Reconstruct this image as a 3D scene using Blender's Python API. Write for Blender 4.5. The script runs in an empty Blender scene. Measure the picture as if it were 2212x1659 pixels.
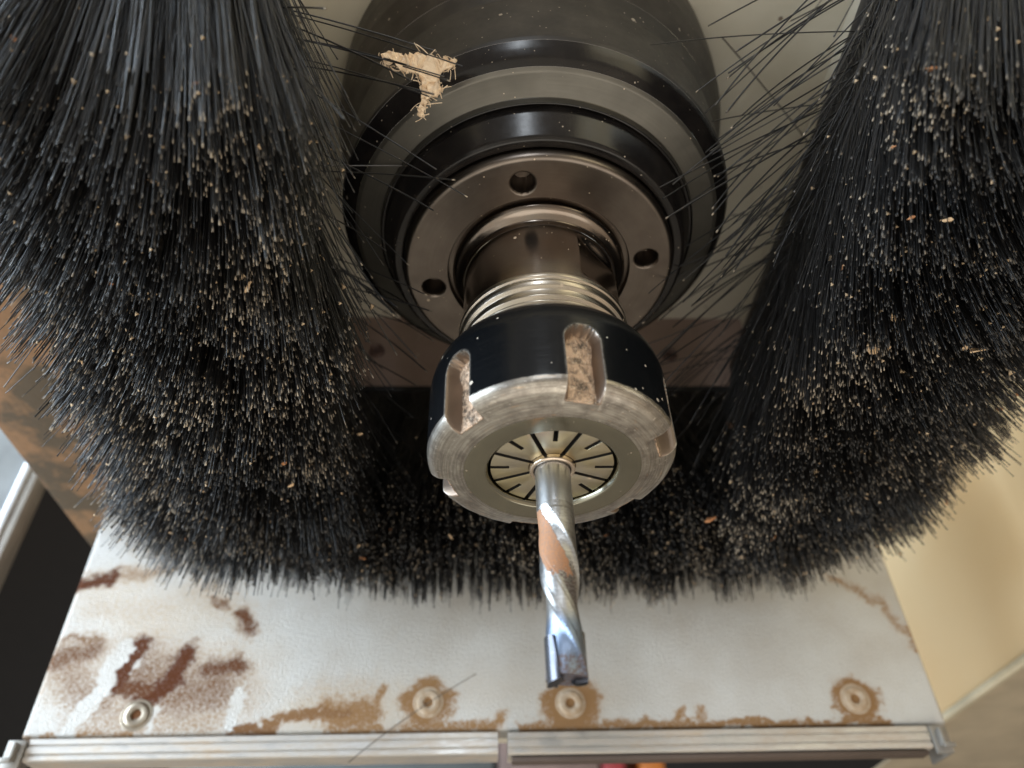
import bpy, bmesh, math, random
import numpy as np
from mathutils import Vector, Matrix

rng = np.random.default_rng(11)
random.seed(11)
MM = 0.001                      # every dimension below is in millimetres; the scene is in metres
scn = bpy.context.scene
COL = scn.collection

# ------------------------------------------------------------------ camera, world, lamps, exposure
cam_d = bpy.data.cameras.new("camera"); cam = bpy.data.objects.new("camera", cam_d); COL.objects.link(cam)
cp, cy, cr = math.radians(40.91), math.radians(2.86), math.radians(1.807)
fw = Vector((math.sin(cy)*math.cos(cp), math.cos(cy)*math.cos(cp), math.sin(cp)))
rt = Vector((math.cos(cy), -math.sin(cy), 0)); up = rt.cross(fw)
Rv = rt*math.cos(cr) - up*math.sin(cr); Uv = rt*math.sin(cr) + up*math.cos(cr)
CAM = Vector((-11.57, -105.95, -72.52))
m = Matrix.Identity(4)
for i in range(3):
    m[i][0] = Rv[i]; m[i][1] = Uv[i]; m[i][2] = -fw[i]; m[i][3] = CAM[i]*MM
cam.matrix_world = m
cam_d.sensor_width = 36; cam_d.lens = 36*1660/2212
cam_d.clip_start = 0.005; cam_d.clip_end = 60
cam_d.dof.use_dof = True; cam_d.dof.focus_distance = 0.137; cam_d.dof.aperture_fstop = 15
scn.camera = cam
scn.view_settings.view_transform = 'Standard'; scn.view_settings.look = 'None'
scn.view_settings.exposure = 0.22; scn.view_settings.gamma = 1.0

world = bpy.data.worlds.new("World"); scn.world = world; world.use_nodes = True
world.node_tree.nodes["Background"].inputs[0].default_value = (0.62, 0.55, 0.47, 1)
world.node_tree.nodes["Background"].inputs[1].default_value = 0.52

def area(name, loc, target, sx, sy, power, color):
    l = bpy.data.lights.new(name, 'AREA'); l.shape = 'RECTANGLE'; l.size = sx*MM; l.size_y = sy*MM
    l.energy = power; l.color = color
    o = bpy.data.objects.new(name, l); COL.objects.link(o); o.location = Vector(loc)*MM
    o.rotation_euler = (Vector(target)-Vector(loc)).to_track_quat('-Z', 'Y').to_euler()
    return o
area("window_light", (-900, -250, 190), (0, 20, 20), 700, 900, 25.0, (0.72, 0.86, 1.0))
area("low_bounce_fill", (30, -60, -285), (10, 5, 100), 420, 340, 0.55, (1.0, 0.93, 0.82))  # added upward fill standing in for bounce, no lamp known there
area("streak_strip_light", (-130, -950, 300), (0, 0, 0), 90, 620, 2.2, (0.86, 0.93, 1.0))  # strip added to draw bright streaks on the metal
area("workshop_light_right", (800, -380, 260), (0, 60, 0), 420, 520, 5.0, (1.0, 0.95, 0.87))

# ------------------------------------------------------------------ helpers
def link(name, me, mat=None, parent=None):
    o = bpy.data.objects.new(name, me); COL.objects.link(o)
    if mat is not None:
        for mm_ in (mat if isinstance(mat, (list, tuple)) else [mat]): me.materials.append(mm_)
    if parent is not None: o.parent = parent
    return o
def tag(o, label=None, cat=None, group=None, kind=None):
    if label: o["label"] = label
    if cat: o["category"] = cat
    if group: o["group"] = group
    if kind: o["kind"] = kind
    return o
def thing(name, label, cat, loc, group=None):
    o = bpy.data.objects.new(name, None); COL.objects.link(o); o.empty_display_size = 0.01
    o.location = Vector(loc)*MM
    o["org"] = list(loc)
    return tag(o, label, cat, group)
def org(parent):
    if parent is None: return np.zeros(3)
    p = parent; acc = np.zeros(3)
    while p is not None:
        if "org" in p: acc = np.array(list(p["org"])); break
        p = p.parent
    return acc
def mesh_np(name, V, F, parent=None, mat=None, smooth=True, sharp=35, attrs=None, uv=None):
    """V (n,3) in world mm; F list or (m,k) array"""
    me = bpy.data.meshes.new(name)
    V = (np.asarray(V, float) - org(parent))*MM
    if isinstance(F, np.ndarray):
        k = F.shape[1]; nf = len(F)
        me.vertices.add(len(V)); me.vertices.foreach_set("co", V.astype(np.float32).ravel())
        me.loops.add(nf*k); me.loops.foreach_set("vertex_index", F.astype(np.int32).ravel())
        me.polygons.add(nf); me.polygons.foreach_set("loop_start", np.arange(0, nf*k, k, dtype=np.int32))
        me.update(calc_edges=True); me.validate()
    else:
        me.from_pydata([tuple(v) for v in V], [], F); me.update()
    if smooth:
        me.polygons.foreach_set("use_smooth", np.ones(len(me.polygons), bool))
        if sharp: me.set_sharp_from_angle(angle=math.radians(sharp))
    for nm, a in (attrs or {}).items():
        a = np.asarray(a, np.float32)
        if a.ndim == 1:
            at = me.attributes.new(nm, 'FLOAT', 'POINT'); at.data.foreach_set("value", a)
        else:
            at = me.attributes.new(nm, 'FLOAT_COLOR', 'POINT')
            at.data.foreach_set("color", np.concatenate([a, np.ones((len(a), 1), np.float32)], 1).ravel() if a.shape[1] == 3 else a.ravel())
    if uv is not None:
        li = np.zeros(len(me.loops), np.int32); me.loops.foreach_get("vertex_index", li)
        at = me.attributes.new("flow", 'FLOAT_VECTOR', 'POINT')
        at.data.foreach_set("vector", np.asarray(uv, np.float32).ravel())
    return link(name, me, mat, parent)
def rounded(pts, rad, n=3):
    """round interior corners of an (r,z) profile"""
    out = [np.array(pts[0], float)]
    for i in range(1, len(pts)-1):
        a, b, c = (np.array(pts[j], float) for j in (i-1, i, i+1))
        la, lc = np.linalg.norm(a-b), np.linalg.norm(c-b)
        d = min(rad, la*.45, lc*.45); p0 = b+(a-b)/la*d; p1 = b+(c-b)/lc*d
        for t in np.linspace(0, 1, n+1): out.append((1-t)**2*p0+2*t*(1-t)*b+t*t*p1)
    out.append(np.array(pts[-1], float)); return np.array(out)
def lathe(name, prof, parent, mat, az=None, disp=None, sharp=35, attrfn=None):
    prof = np.asarray(prof, float)
    if az is None: az = np.radians(np.arange(0, 360, 2.5))
    R, A = np.meshgrid(prof[:, 0], az, indexing='ij'); Z = np.meshgrid(prof[:, 1], az, indexing='ij')[0]
    R0, Z0 = R.copy(), Z.copy()
    if disp: R, Z = disp(A, R.copy(), Z.copy())
    V = np.stack([R*np.sin(A), -R*np.cos(A), Z], -1).reshape(-1, 3)
    n, mm_ = R.shape
    i, j = np.meshgrid(np.arange(n-1), np.arange(mm_), indexing='ij'); j2 = (j+1) % mm_
    F = np.stack([i*mm_+j, i*mm_+j2, (i+1)*mm_+j2, (i+1)*mm_+j], -1).reshape(-1, 4)
    arc = np.r_[0, np.cumsum(np.linalg.norm(np.diff(prof, axis=0), axis=1))]
    flow = np.stack([A*float(prof[:, 0].mean()), np.repeat(arc[:, None], mm_, 1), 0*A], -1).reshape(-1, 3)
    at = attrfn(A, R0, Z0) if attrfn else None
    return mesh_np(name, V, F, parent, mat, True, sharp, at, flow)
def box_bm(bm, lo, hi, bev=0.0, rot=None):
    r = bmesh.ops.create_cube(bm, size=1); vs = r['verts']
    lo, hi = Vector(lo), Vector(hi); c = (lo+hi)/2; s = hi-lo
    for v in vs: v.co = Vector((v.co.x*s.x, v.co.y*s.y, v.co.z*s.z))+c
    if bev:
        es = list({e for v in vs for e in v.link_edges})
        bmesh.ops.bevel(bm, geom=es, offset=bev, segments=2, profile=.5, affect='EDGES')
def bm_obj(name, bm, parent=None, mat=None, smooth=True, sharp=30):
    o = org(parent)
    for v in bm.verts: v.co = (v.co-Vector(o))*MM
    me = bpy.data.meshes.new(name); bmesh.ops.recalc_face_normals(bm, faces=bm.faces); bm.to_mesh(me); bm.free()
    if smooth:
        me.polygons.foreach_set("use_smooth", np.ones(len(me.polygons), bool)); me.set_sharp_from_angle(angle=math.radians(sharp))
    return link(name, me, mat, parent)
def box(name, lo, hi, parent=None, mat=None, bev=0.4):
    bm = bmesh.new(); box_bm(bm, lo, hi, bev); return bm_obj(name, bm, parent, mat)
def smooth01(x): x = np.clip(x, 0, 1); return x*x*(3-2*x)
def vnoise(x, y, seed):
    g = np.random.default_rng(seed).uniform(-1, 1, (64, 64))
    xi, yi = np.floor(x).astype(int), np.floor(y).astype(int); fx, fy = smooth01(x-xi), smooth01(y-yi)
    a = g[xi % 64, yi % 64]; b = g[(xi+1) % 64, yi % 64]; c = g[xi % 64, (yi+1) % 64]; d = g[(xi+1) % 64, (yi+1) % 64]
    return (a*(1-fx)+b*fx)*(1-fy)+(c*(1-fx)+d*fx)*fy

# ------------------------------------------------------------------ materials
class NT:
    def __init__(s, name):
        s.mat = bpy.data.materials.new(name); s.mat.use_nodes = True
        s.t = s.mat.node_tree; s.b = s.t.nodes["Principled BSDF"]; s._co = None
    def n(s, typ, **kw):
        x = s.t.nodes.new(typ)
        for k, v in kw.items(): setattr(x, k, v)
        return x
    def l(s, a, b): s.t.links.new(a, b)
    def mm(s):                       # object coordinates in millimetres
        if s._co is None:
            tc = s.n('ShaderNodeTexCoord'); v = s.n('ShaderNodeVectorMath', operation='SCALE'); v.inputs['Scale'].default_value = 1000
            s.l(tc.outputs['Object'], v.inputs[0]); s._co = v.outputs[0]
        return s._co
    def flow(s, sx=1, sy=1):
        a = s.n('ShaderNodeAttribute', attribute_name='flow'); v = s.n('ShaderNodeVectorMath', operation='MULTIPLY')
        v.inputs[1].default_value = (sx, sy, 1); s.l(a.outputs['Vector'], v.inputs[0]); return v.outputs[0]
    def scaled(s, co, sc):
        v = s.n('ShaderNodeVectorMath', operation='MULTIPLY'); v.inputs[1].default_value = sc; s.l(co, v.inputs[0]); return v.outputs[0]
    def noise(s, scale, detail=4, rough=.55, co=None, dist=0):
        x = s.n('ShaderNodeTexNoise'); x.inputs['Scale'].default_value = scale; x.inputs['Detail'].default_value = detail
        x.inputs['Roughness'].default_value = rough; x.inputs['Distortion'].default_value = dist
        s.l(co if co is not None else s.mm(), x.inputs['Vector']); return x.outputs[0]
    def vor(s, scale, co=None, out=0):
        x = s.n('ShaderNodeTexVoronoi'); x.inputs['Scale'].default_value = scale; s.l(co if co is not None else s.mm(), x.inputs['Vector']); return x.outputs[out]
    def ramp(s, fac, stops):
        r = s.n('ShaderNodeValToRGB'); e = r.color_ramp.elements
        while len(e) < len(stops): e.new(0.5)
        for el, (p, c) in zip(e, stops):
            el.position = p; el.color = (c, c, c, 1) if isinstance(c, (int, float)) else (*c, 1)
        s.l(fac, r.inputs[0]); return r.outputs[0]
    def attr(s, name, out='Fac'):
        return s.n('ShaderNodeAttribute', attribute_name=name).outputs[out]
    def math(s, op, a, b=None, clamp=False):
        x = s.n('ShaderNodeMath', operation=op); x.use_clamp = clamp
        for k, v in enumerate((a, b)):
            if v is None: continue
            if isinstance(v, (int, float)): x.inputs[k].default_value = v
            else: s.l(v, x.inputs[k])
        return x.outputs[0]
    def mix(s, fac, a, b):
        x = s.n('ShaderNodeMix', data_type='RGBA')
        for k, v in ((0, fac), (6, a), (7, b)):
            if isinstance(v, (int, float)): x.inputs[k].default_value = v if k == 0 else (v, v, v, 1)
            elif isinstance(v, tuple): x.inputs[k].default_value = (*v, 1)
            else: s.l(v, x.inputs[k])
        return x.outputs[2]
    def mixf(s, fac, a, b):
        x = s.n('ShaderNodeMix', data_type='FLOAT')
        for k, v in ((0, fac), (2, a), (3, b)):
            if isinstance(v, (int, float)): x.inputs[k].default_value = v
            else: s.l(v, x.inputs[k])
        return x.outputs[0]
    def set(s, **kw):
        for k, v in kw.items():
            i = s.b.inputs[{'base': 'Base Color', 'rough': 'Roughness', 'metal': 'Metallic', 'spec': 'Specular IOR Level', 'coat': 'Coat Weight', 'aniso': 'Anisotropic'}[k]]
            if isinstance(v, tuple): i.default_value = (*v, 1)
            elif isinstance(v, (int, float)): i.default_value = v
            else: s.l(v, i)
    def bump(s, h, dist, strength=1.0):
        x = s.n('ShaderNodeBump'); x.inputs['Strength'].default_value = strength; x.inputs['Distance'].default_value = dist*MM
        s.l(h, x.inputs['Height']); s.l(x.outputs[0], s.b.inputs['Normal'])
def specks(t, scale, thr, co=None):
    """sparse dots of settled dust: random voronoi cells, a small disc in each chosen cell"""
    x = t.n('ShaderNodeTexVoronoi'); x.inputs['Scale'].default_value = scale; t.l(co if co is not None else t.mm(), x.inputs['Vector'])
    sep = t.n('ShaderNodeSeparateColor'); t.l(x.outputs['Color'], sep.inputs[0])
    pick = t.math('GREATER_THAN', sep.outputs[0], thr)
    siz = t.math('MULTIPLY', sep.outputs[1], .30)
    dot = t.math('LESS_THAN', x.outputs['Distance'], siz)
    return t.math('MULTIPLY', pick, dot)

def metal(name, col, rough, sx=.25, sy=9, var=.10, bumpd=.012, col2=None, speck=.985, metal_=1.0):
    t = NT(name); f = t.noise(1.0, 5, .6, t.flow(sx, sy)); big = t.noise(.12, 3)
    c = t.mix(t.ramp(big, [(.35, 0), (.7, 1)]), col, col2 or tuple(x*.75 for x in col))
    c = t.mix(t.math('MULTIPLY', t.ramp(f, [(.3, 0), (.75, 1)]), .35), c, tuple(x*.6 for x in col))
    sp = t.math('MAXIMUM', specks(t, .9, speck), specks(t, 2.1, .975)); c = t.mix(sp, c, (.55, .45, .34))
    t.set(base=c, metal=t.mixf(sp, metal_, 0.0), rough=t.math('ADD', t.math('MULTIPLY', f, var*2), rough-var))
    t.bump(f, bumpd); return t.mat
def lacquer(name, col, rough, speck=.96, sscale=.7, spec=.5, smear=.25, metal_=0.0):
    t = NT(name); f = t.noise(.8, 5, .6); f2 = t.noise(.15, 3)
    c = t.mix(t.math('MULTIPLY', t.ramp(f2, [(.42, 0), (.8, 1)]), smear), col, (.10, .085, .07))
    sp = t.math('MAXIMUM', specks(t, sscale, speck), specks(t, 1.7, .955)); c = t.mix(t.math('MULTIPLY', sp, .6), c, (.5, .43, .35))
    t.set(base=c, rough=t.math('ADD', t.math('MULTIPLY', f, .16), rough-.08), spec=spec, metal=metal_); t.bump(f, .01); return t.mat

M = {}
M['cap_matte'] = lacquer('cap_matte', (.014, .0115, .010), .44, .97, .6, .35)
M['cap_gloss'] = lacquer('cap_gloss', (.007, .006, .006), .22, .96, .6, .4, .12)
M['housing'] = lacquer('housing_black', (.016, .012, .010), .42, .96, .6, .3, .3)
M['annulus'] = metal('annulus_steel', (.14, .132, .115), .36, .05, 2, .06, .006, metal_=.75)
M['flange'] = metal('flange_steel', (.21, .18, .155), .33, .08, 2, .08, .006, (.15, .125, .108))
M['shaft'] = metal('shaft_steel', (.27, .235, .205), .2, .15, 5, .08, .006, (.25, .19, .15))
M['thread'] = metal('thread_steel', (.54, .485, .41), .28, .1, 6, .06, .004)
M['polish'] = metal('polished_face', (.33, .315, .25), .17, .02, 7, .05, .002, (.27, .26, .21))
M['collet'] = metal('collet_steel', (.56, .52, .45), .28, .2, 4, .08, .012, (.58, .50, .27))
M['bore'] = metal('bore_ring', (.78, .66, .54), .25, .2, 4, .06, .004)
M['shank'] = metal('shank_steel', (.56, .575, .59), .33, .3, 8, .05, .003, (.5, .52, .55), .995)
M['insert'] = metal('carbide_insert', (.075, .08, .095), .24, .3, 3, .08, .01, (.12, .12, .135))

def mk_nut():
    t = NT('collet_nut_steel')
    ca = t.attr('wear_slot_shade', 'Color'); sep = t.n('ShaderNodeSeparateColor'); t.l(ca, sep.inputs[0])
    slot, silver, edge = sep.outputs[0], sep.outputs[1], sep.outputs[2]
    fl = t.noise(1.0, 5, .65, t.flow(.10, 3.0)); n1 = t.noise(.55, 5, .65, dist=.6); n2 = t.noise(1.5, 4, .65); n0 = t.noise(.25, 3)
    black = t.mix(t.math('MULTIPLY', t.ramp(t.noise(1, 4, .6, t.flow(.12, 2.5)), [(.5, 0), (.85, 1)]), .35), (.004, .0048, .006), (.022, .022, .022))
    sp = t.math('MAXIMUM', specks(t, .75, .93), specks(t, 1.6, .975)); black = t.mix(sp, black, (.62, .56, .48))
    silv = t.mix(t.ramp(fl, [(.36, 0), (.62, 1)]), (.50, .47, .415), (.28, .255, .225))
    silv = t.mix(t.math('MULTIPLY', t.ramp(t.noise(.32, 4, .65), [(.42, 0), (.66, 1)]), .65), silv, (.15, .13, .115))
    silv = t.mix(t.math('MULTIPLY', t.ramp(t.noise(1.8, 4, .7, t.scaled(t.mm(), (.6, 1, 1))), [(.62, 0), (.72, 1)]), .8), silv, (.86, .80, .72))
    silv = t.mix(t.ramp(t.noise(1, 5, .7, t.flow(.22, 1.6)), [(.60, 0), (.72, 1)]), silv, (.55, .38, .25))
    dusty = t.mix(t.ramp(n1, [(.38, 0), (.58, 1)]), (.10, .075, .055), (.56, .40, .28))
    dusty = t.mix(t.ramp(n2, [(.55, 0), (.75, 1)]), dusty, (.72, .60, .46))
    # ragged border between bluing and bare steel
    e = t.math('ADD', silver, t.math('MULTIPLY', t.math('SUBTRACT', n1, .5), .4))
    sm = t.ramp(e, [(.44, 0), (.56, 1)])
    rub = t.math('MULTIPLY', t.math('MULTIPLY', edge, .6), t.ramp(n2, [(.35, .3), (.6, 1)]))
    c = t.mix(sm, black, silv); c = t.mix(rub, c, (.62, .58, .52)); dusty = t.mix(t.ramp(slot, [(.6, 0), (.97, 1)]), (.24, .185, .145), dusty); c = t.mix(t.ramp(slot, [(.05, 0), (.45, 1)]), c, dusty)  # slot walls painted darker than the dusty floor, shading in depth
    met = t.math('MAXIMUM', sm, rub); met = t.mixf(t.ramp(slot, [(.05, 0), (.45, 1)]), met, t.mixf(t.ramp(slot, [(.6, 0), (.97, 1)]), .85, .15))
    r = t.mixf(sm, t.math('ADD', .15, t.math('MULTIPLY', n1, .14)), t.math('ADD', .26, t.math('MULTIPLY', fl, .22)))
    r = t.mixf(slot, r, .55)
    t.set(base=c, metal=met, rough=r, spec=.3); t.bump(t.math('ADD', t.math('MULTIPLY', fl, .8), n1), .02); return t.mat
M['nut'] = mk_nut()

def mk_flute():
    t = NT('fluted_steel')
    ca = t.attr('resin', 'Color'); sep = t.n('ShaderNodeSeparateColor'); t.l(ca, sep.inputs[0])
    n1 = t.noise(1.3, 5, .65); n2 = t.noise(2.6, 4, .6); fl = t.noise(1, 4, .6, t.flow(.6, 3))
    mk = t.ramp(t.math('ADD', sep.outputs[0], t.math('MULTIPLY', t.math('SUBTRACT', n1, .5), 2.1)), [(.44, 0), (.56, 1)])
    res = t.mix(t.ramp(n2, [(.35, 0), (.7, 1)]), (.42, .20, .095), (.28, .175, .12))
    st = t.mix(t.ramp(fl, [(.3, 0), (.7, 1)]), (.44, .44, .44), (.28, .275, .265))
    st = t.mix(sep.outputs[1], st, (.16, .21, .30))
    grime_and_tip = t.math('MULTIPLY', sep.outputs[2], t.ramp(n2, [(.45, 0), (.56, 1)])); st = t.mix(grime_and_tip, st, (.10, .07, .07))
    t.set(base=t.mix(mk, st, res), metal=t.mixf(mk, t.math('SUBTRACT', 1.0, t.math('MULTIPLY', grime_and_tip, .8)), .05), rough=t.mixf(mk, t.math('ADD', .28, t.math('MULTIPLY', n2, .2)), .6))
    t.bump(t.math('ADD', n2, mk), .05); return t.mat
M['flute'] = mk_flute()

def mk_bristle():
    t = NT('black_nylon_bristle')
    u, rnd = t.attr('along'), t.attr('rnd')
    tip = t.ramp(u, [(.986, 0), (.991, 1)])
    dust = t.math('MULTIPLY', tip, t.ramp(rnd, [(.27, .02), (.80, 1)]))
    base = t.mix(t.ramp(rnd, [(0, 0), (1, 1)]), (.0062, .0062, .0068), (.0165, .0162, .0170))
    flk = t.ramp(t.noise(.9, 3, .6), [(.60, 0), (.76, 1)])
    base = t.mix(t.math('MULTIPLY', flk, .42), base, (.20, .155, .11))
    c = t.mix(dust, base, t.mix(rnd, (.19, .16, .125), (.46, .385, .29)))
    t.set(base=c, rough=t.mixf(dust, .38, .8), spec=.7); return t.mat
M['bristle'] = mk_bristle()

def mk_plate():
    t = NT('white_painted_plate')
    ca = t.attr('dust', 'Color'); sep = t.n('ShaderNodeSeparateColor'); t.l(ca, sep.inputs[0])
    peel = t.noise(1.9, 2, .5); peel2 = t.noise(.35, 2, .5)
    n1 = t.noise(1.0, 6, .7); n2 = t.noise(2.6, 5, .7); n3 = t.noise(.06, 3)
    paint = t.mix(t.ramp(n3, [(.35, 0), (.7, 1)]), (.57, .565, .54), (.50, .475, .435))
    paint = t.mix(t.math('MULTIPLY', t.ramp(n2, [(.66, 0), (.8, 1)]), .25), paint, (.40, .36, .30))
    q = t.math('ADD', t.math('SUBTRACT', sep.outputs[0], t.math('MULTIPLY', t.math('SUBTRACT', peel, .5), .9)), t.math('MULTIPLY', t.math('SUBTRACT', t.math('ADD', t.math('MULTIPLY', n1, .5), t.math('MULTIPLY', n2, .5)), .5), 1.9))
    mk = t.ramp(q, [(.26, 0), (.74, 1)])
    haze = t.math('MULTIPLY', sep.outputs[2], t.ramp(n1, [(.3, .35), (.7, 1)]))
    paint = t.mix(haze, paint, (.50, .40, .28))
    br = t.mix(sep.outputs[1], t.mix(n2, (.33, .18, .07), (.32, .205, .11)), t.mix(n2, (.115, .036, .013), (.07, .024, .011)))
    t.set(base=t.mix(mk, paint, br), rough=t.mixf(mk, .22, .85), spec=t.mixf(mk, .6, .12))
    t.bump(t.math('ADD', t.math('MULTIPLY', t.ramp(peel, [(.3, 0), (.7, 1)]), t.math('SUBTRACT', 1.0, mk)), t.math('MULTIPLY', mk, n2)), .15); return t.mat
M['plate'] = mk_plate()

def mk_alu():
    t = NT('aluminium_extrusion'); co = t.scaled(t.mm(), (.12, 4, 4)); f = t.noise(1, 4, .6, co); d = t.noise(.35, 6, .7, t.scaled(t.mm(), (.35, 1, 1)))
    dust = t.math('MULTIPLY', t.ramp(d, [(.40, 0), (.72, 1)]), .8)
    warm = t.ramp(t.noise(.035, 2), [(.3, 0), (.7, 1)])
    base = t.mix(f, (.66, .65, .63), (.54, .52, .49)); base = t.mix(dust, base, t.mix(warm, (.44, .36, .27), (.45, .32, .19)))
    t.set(base=base, metal=t.mixf(dust, .75, 0), rough=t.mixf(dust, .34, .75)); t.bump(f, .02); return t.mat
M['alu'] = mk_alu()
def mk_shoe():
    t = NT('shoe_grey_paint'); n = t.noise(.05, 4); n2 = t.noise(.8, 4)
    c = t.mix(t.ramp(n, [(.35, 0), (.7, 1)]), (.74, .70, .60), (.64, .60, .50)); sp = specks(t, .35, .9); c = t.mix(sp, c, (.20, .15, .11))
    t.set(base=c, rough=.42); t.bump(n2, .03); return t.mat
M['shoe'] = mk_shoe()
M['shoe_back'] = lacquer('shoe_back_rosy_reflection', (.34, .245, .205), .4, .9, .35)  # rosy reflection painted into the wall colour
M['holder'] = lacquer('holder_black', (.012, .012, .013), .45, .93, .4)
def mk_wood(name, a, b, sc):
    t = NT(name); n = t.noise(sc, 5, .65); c = t.mix(t.ramp(n, [(.3, 0), (.7, 1)]), a, b); t.set(base=c, rough=.8, spec=.25); t.bump(n, .15); return t.mat
M['chip_pale'] = mk_wood('pale_wood', (.70, .52, .34), (.56, .38, .22), 1.5)
M['shaving'] = mk_wood('pale_shaving', (.80, .66, .50), (.66, .50, .34), 1.2)
M['chip_orange'] = mk_wood('orange_wood', (.52, .25, .11), (.38, .17, .08), 1.5)
M['dust'] = mk_wood('sawdust', (.46, .32, .19), (.62, .48, .32), 2.0)
M['mdf'] = mk_wood('machine_bed_board', (.54, .46, .37), (.46, .385, .30), .02)
def mk_beam():
    t = NT('dusty_beam'); n = t.noise(.035, 5, .62); n2 = t.noise(.5, 5, .6)
    c = t.mix(t.ramp(n, [(.45, 0), (.53, 1)]), (.095, .07, .043), (.30, .165, .08)); c = t.mix(t.math('MULTIPLY', n2, .5), c, (.09, .062, .038))
    t.set(base=c, rough=.75); t.bump(n2, .2); return t.mat
M['beam'] = mk_beam()
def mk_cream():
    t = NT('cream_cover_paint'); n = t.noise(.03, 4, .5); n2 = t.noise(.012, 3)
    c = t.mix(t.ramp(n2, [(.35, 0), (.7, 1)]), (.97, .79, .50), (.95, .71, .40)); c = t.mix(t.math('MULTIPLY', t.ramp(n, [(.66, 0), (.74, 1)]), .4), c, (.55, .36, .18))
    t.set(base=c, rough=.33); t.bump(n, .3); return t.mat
M['cream'] = mk_cream()
def plain(name, col, rough=.5, metal_=0.0):
    t = NT(name); n = t.noise(.05, 4); c = t.mix(t.ramp(n, [(.3, 0), (.75, 1)]), col, tuple(x*.65 for x in col)); t.set(base=c, rough=rough, metal=metal_); return t.mat
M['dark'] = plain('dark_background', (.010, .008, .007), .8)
M['red'] = plain('red_bin', (.35, .04, .045)); M['orange'] = plain('orange_bin', (.55, .17, .03)); M['brownbin'] = plain('brown_bin', (.10, .07, .055))
M['slate'] = plain('slate_bin', (.10, .115, .12)); M['pinkbin'] = plain('rosy_bin', (.22, .15, .13))
M['steel'] = plain('bolt_steel', (.75, .75, .76), .25, 1.0)

# ------------------------------------------------------------------ setting
tag(box('machine_bed', (-900, -700, -320), (900, 900, -300), None, M['mdf'], 0), kind='structure')

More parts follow.
